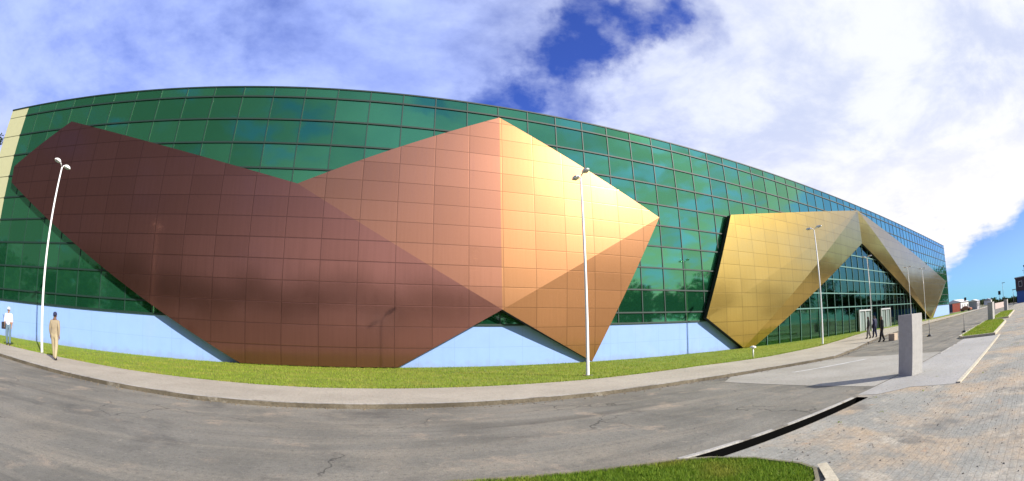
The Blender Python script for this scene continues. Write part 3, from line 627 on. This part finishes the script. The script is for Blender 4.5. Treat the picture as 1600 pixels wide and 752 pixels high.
house('white_house', 'tiny white house at the vanishing point of the road', 84.0, 330, 0, 9, 6, 2.6, 1.2, wh, gr, 3)
# two-storey dark and blue building at the right picture edge
x, y = polar(90.5, 150); t = thing('blue_building', 'dark two-storey building with a blue lower storey at the right picture edge', 'building', (x, y, -.1), 0)
mb = MB(); mb.box(-6, 6, -9, 5.5, 0, 3.2); mb.build('lower_wall', bl, t)
mb = MB(); mb.box(-6.2, 6.2, -9.2, 5.7, 3.2, 6.6); mb.build('upper_wall', rd, t)
mb = MB(); mb.box(-6.5, 6.5, -9.5, 6.0, 6.6, 6.85); mb.build('roof', gr, t)
for i in range(5):
    mb = MB(); q = -7.6+i*2.7; mb.box(-6.26, -6.19, q, q+1.3, 4.3, 5.7); f = mb.build('window', M['white_metal'], t); mb = MB(); mb.box(-6.28, -6.262, q+.08, q+1.22, 4.38, 5.62); mb.build('pane', M['black'], f)
# parked car far down the verge
x, y = polar(80.75, 140); t = thing('parked_car', 'small brown-orange car parked by the verge beyond the container', 'car', (x, y, .0), R(75))
prof = [(-2.0, .32), (-2.0, .78), (-1.75, .92), (-1.2, .95), (-.75, 1.38), (.65, 1.42), (1.35, .98), (1.95, .86), (2.05, .55), (2.0, .32)]
mb = MB(); nP = len(prof); mb.add([(a, sdd*(.80 if b < 1.1 else .62), b) for sdd in (-1, 1) for a, b in prof], [tuple(range(nP)), tuple(range(2*nP-1, nP-1, -1))]+[(i, nP+i, nP+(i+1) % nP, (i+1) % nP) for i in range(nP)])
mb.build('body', simple('burnt_orange_paint', (.36, .12, .05), .35), t)
for sx in (-1.25, 1.3):
    for sy in (-.72, .72):
        mb = MB(); mb.tube([(sx, sy-.1, .32), (sx, sy+.1, .32)], .32, 16); mb.build('wheel', M['black'], t)
mb = MB(); mb.add([(-1.17, -.6, .985), (-1.17, .6, .985), (-.80, .55, 1.345), (-.80, -.55, 1.345), (-1.19, -.6, .99), (-1.19, .6, .99), (-.82, .55, 1.35), (-.82, -.55, 1.35)], [(4, 5, 6, 7), (0, 3, 2, 1)]); mb.build('rear_window', M['black'], t)
# boundary wall and far posts
x, y = polar(85.9, 112); mb = MB(); mb.box(-9, 9, -.1, .1, -.2, 1.15); o = mb.build('boundary_wall', simple('pinkish_plaster', (.52, .42, .38), .85)); o.location = (x+2, y, 0); o.rotation_euler = (0, 0, R(-8)); tag(o, 'long low pinkish wall on the right beyond the grass median', 'wall')
def far_post(az, dist, h, lb, sign=False):
    x, y = polar(az, dist); t = thing('sign_pole' if sign else 'light_pole', lb, 'pole', (x, y, -.05))
    mb = MB(); mb.tube([(0, 0, 0), (0, 0, h)], [.09, .05], 8); mb.build('pole', M['grey_metal'], t, True)
    mb = MB()
    if sign: mb.box(-.06, .06, -.55, .55, h-.9, h+.3)
    else: mb.box(-.1, .1, -1.0, .25, h-.06, h+.1)
    mb.build('sign_board' if sign else 'lamp_head', M['black'] if sign else M['grey_metal'], t)
far_post(85.75, 170, 4.2, 'pole with a small dark board in front of the far hedge on the right', True)
far_post(86.3, 160, 6.5, 'slim far light pole rising over the dark hedge on the right')
far_post(80.7, 190, 4.2, 'pole with a dark board above the white shed roof', True)
far_post(87.8, 120, 3.4, 'short pale light pole in front of the blue building')

# ------------------------------------------------------------------ vegetation in the distance (and the wood behind the viewer that the facade mirrors)
def leaf_cloud(centres, radii, per, size):
    vs, fs = [], []
    for c, r in zip(centres, radii):
        for _ in range(per):
            q = Vector(rng.normal(0, 1, 3)); q.normalize(); q *= rng.random()**.4
            p = Vector(c)+Vector((q.x*r[0], q.y*r[0], q.z*r[1]))
            a = Vector(rng.normal(0, 1, 3)).normalized(); b = a.orthogonal().normalized(); a2 = a.cross(b); z = size*(.6+.8*rng.random())
            o = len(vs); vs += [p+b*z, p+a2*z*.7, p-b*z, p-a2*z*.7]; fs.append((o, o+1, o+2, o+3))
    return vs, fs
mb = MB(); cs, rs = [], []
for i in range(46):
    az = 99+i*(262-99)/45+random.uniform(-1.2, 1.2); dist = random.uniform(85, 125) if az > 112 else random.uniform(140, 190)
    h = dist*random.uniform(.13, .20) if az > 112 else dist*random.uniform(.085, .135); x, y = polar(az, dist)
    mb.tube([(x, y, -.6), (x+.3, y, h*.35), (x, y+.2, h*.6)], [.35, .25, .12], 7)
    for _ in range(6):
        cs.append((x+random.uniform(-.3, .3)*h, y+random.uniform(-.3, .3)*h, h*random.uniform(.35, .8))); rs.append((h*random.uniform(.2, .33), h*random.uniform(.14, .24)))
for i in range(18):
    az = 91.6+i*.43; dist = random.uniform(235, 300); h = dist*random.uniform(.078, .10); x, y = polar(az, dist)
    mb.tube([(x, y, -.6), (x+.3, y, h*.35), (x, y+.2, h*.6)], [.35, .25, .12], 7)
    for _ in range(7):
        cs.append((x+random.uniform(-.25, .25)*h, y+random.uniform(-.25, .25)*h, h*random.uniform(.3, .8))); rs.append((h*random.uniform(.2, .3), h*random.uniform(.14, .24)))
wt = mb.build('woodland', [M['bark'], M['leaf']]); wt['kind'] = 'stuff'
v_, f_ = leaf_cloud(cs, rs, 110, .75)
bm = bmesh.new(); bm.from_mesh(wt.data); vv = [bm.verts.new(q) for q in v_]
for f in f_: fc = bm.faces.new([vv[i] for i in f]); fc.material_index = 1
bm.to_mesh(wt.data); bm.free()
cs, rs = [], []
for i in range(40):
    az = 85.0+i*6.2/40; x, y = polar(az, random.uniform(165, 185)); hh = random.uniform(.7, 1.25); cs.append((x, y, hh)); rs.append((random.uniform(1., 1.8), hh))
mb = MB(); v_, f_ = leaf_cloud(cs, rs, 90, .3); mb.add(v_, f_); o = mb.build('hedge', M['leaf'], fixn=False); tag(o, 'long dark green hedge along the horizon at the right', 'hedge')
cs, rs = [], []
for i in range(60):
    az = 79.5+i*5.5/60; x, y = polar(az, random.uniform(380, 460)); hh = random.uniform(1.2, 2.4); cs.append((x, y, hh)); rs.append((4, hh))
mb = MB(); v_, f_ = leaf_cloud(cs, rs, 60, .7); mb.add(v_, f_); o = mb.build('far_bushes', M['leaf'], fixn=False); o['kind'] = 'stuff'

t = thing('slender_tree', 'slender thin-leaved tree showing past the left end of the hall', 'tree', (-50.9, 40, -.6))
mb = MB(); mb.tube([(0, 0, 0), (.2, 0, 9), (.5, 0, 16), (1.0, 0, 21)], [.3, .22, .14, .04], 8)
for i in range(14):
    a = i*2.4; z = 10+i*.8; mb.tube([(.2+.02*i, 0, z), (.3+math.cos(a)*1.6, math.sin(a)*1.6, z+1.2), (.4+math.cos(a)*2.6, math.sin(a)*2.6, z+1.7)], [.07, .045, .02], 5)
mb.build('trunk', M['bark'], t, True)
cs = [(.4+math.cos(i*2.4)*2.2, math.sin(i*2.4)*2.2, 11.6+i*.8) for i in range(14)]
v_, f_ = leaf_cloud(cs, [(1.1, .7)]*14, 90, .16); mb = MB(); mb.add(v_, f_); mb.build('crown', M['leaf'], t, fixn=False)
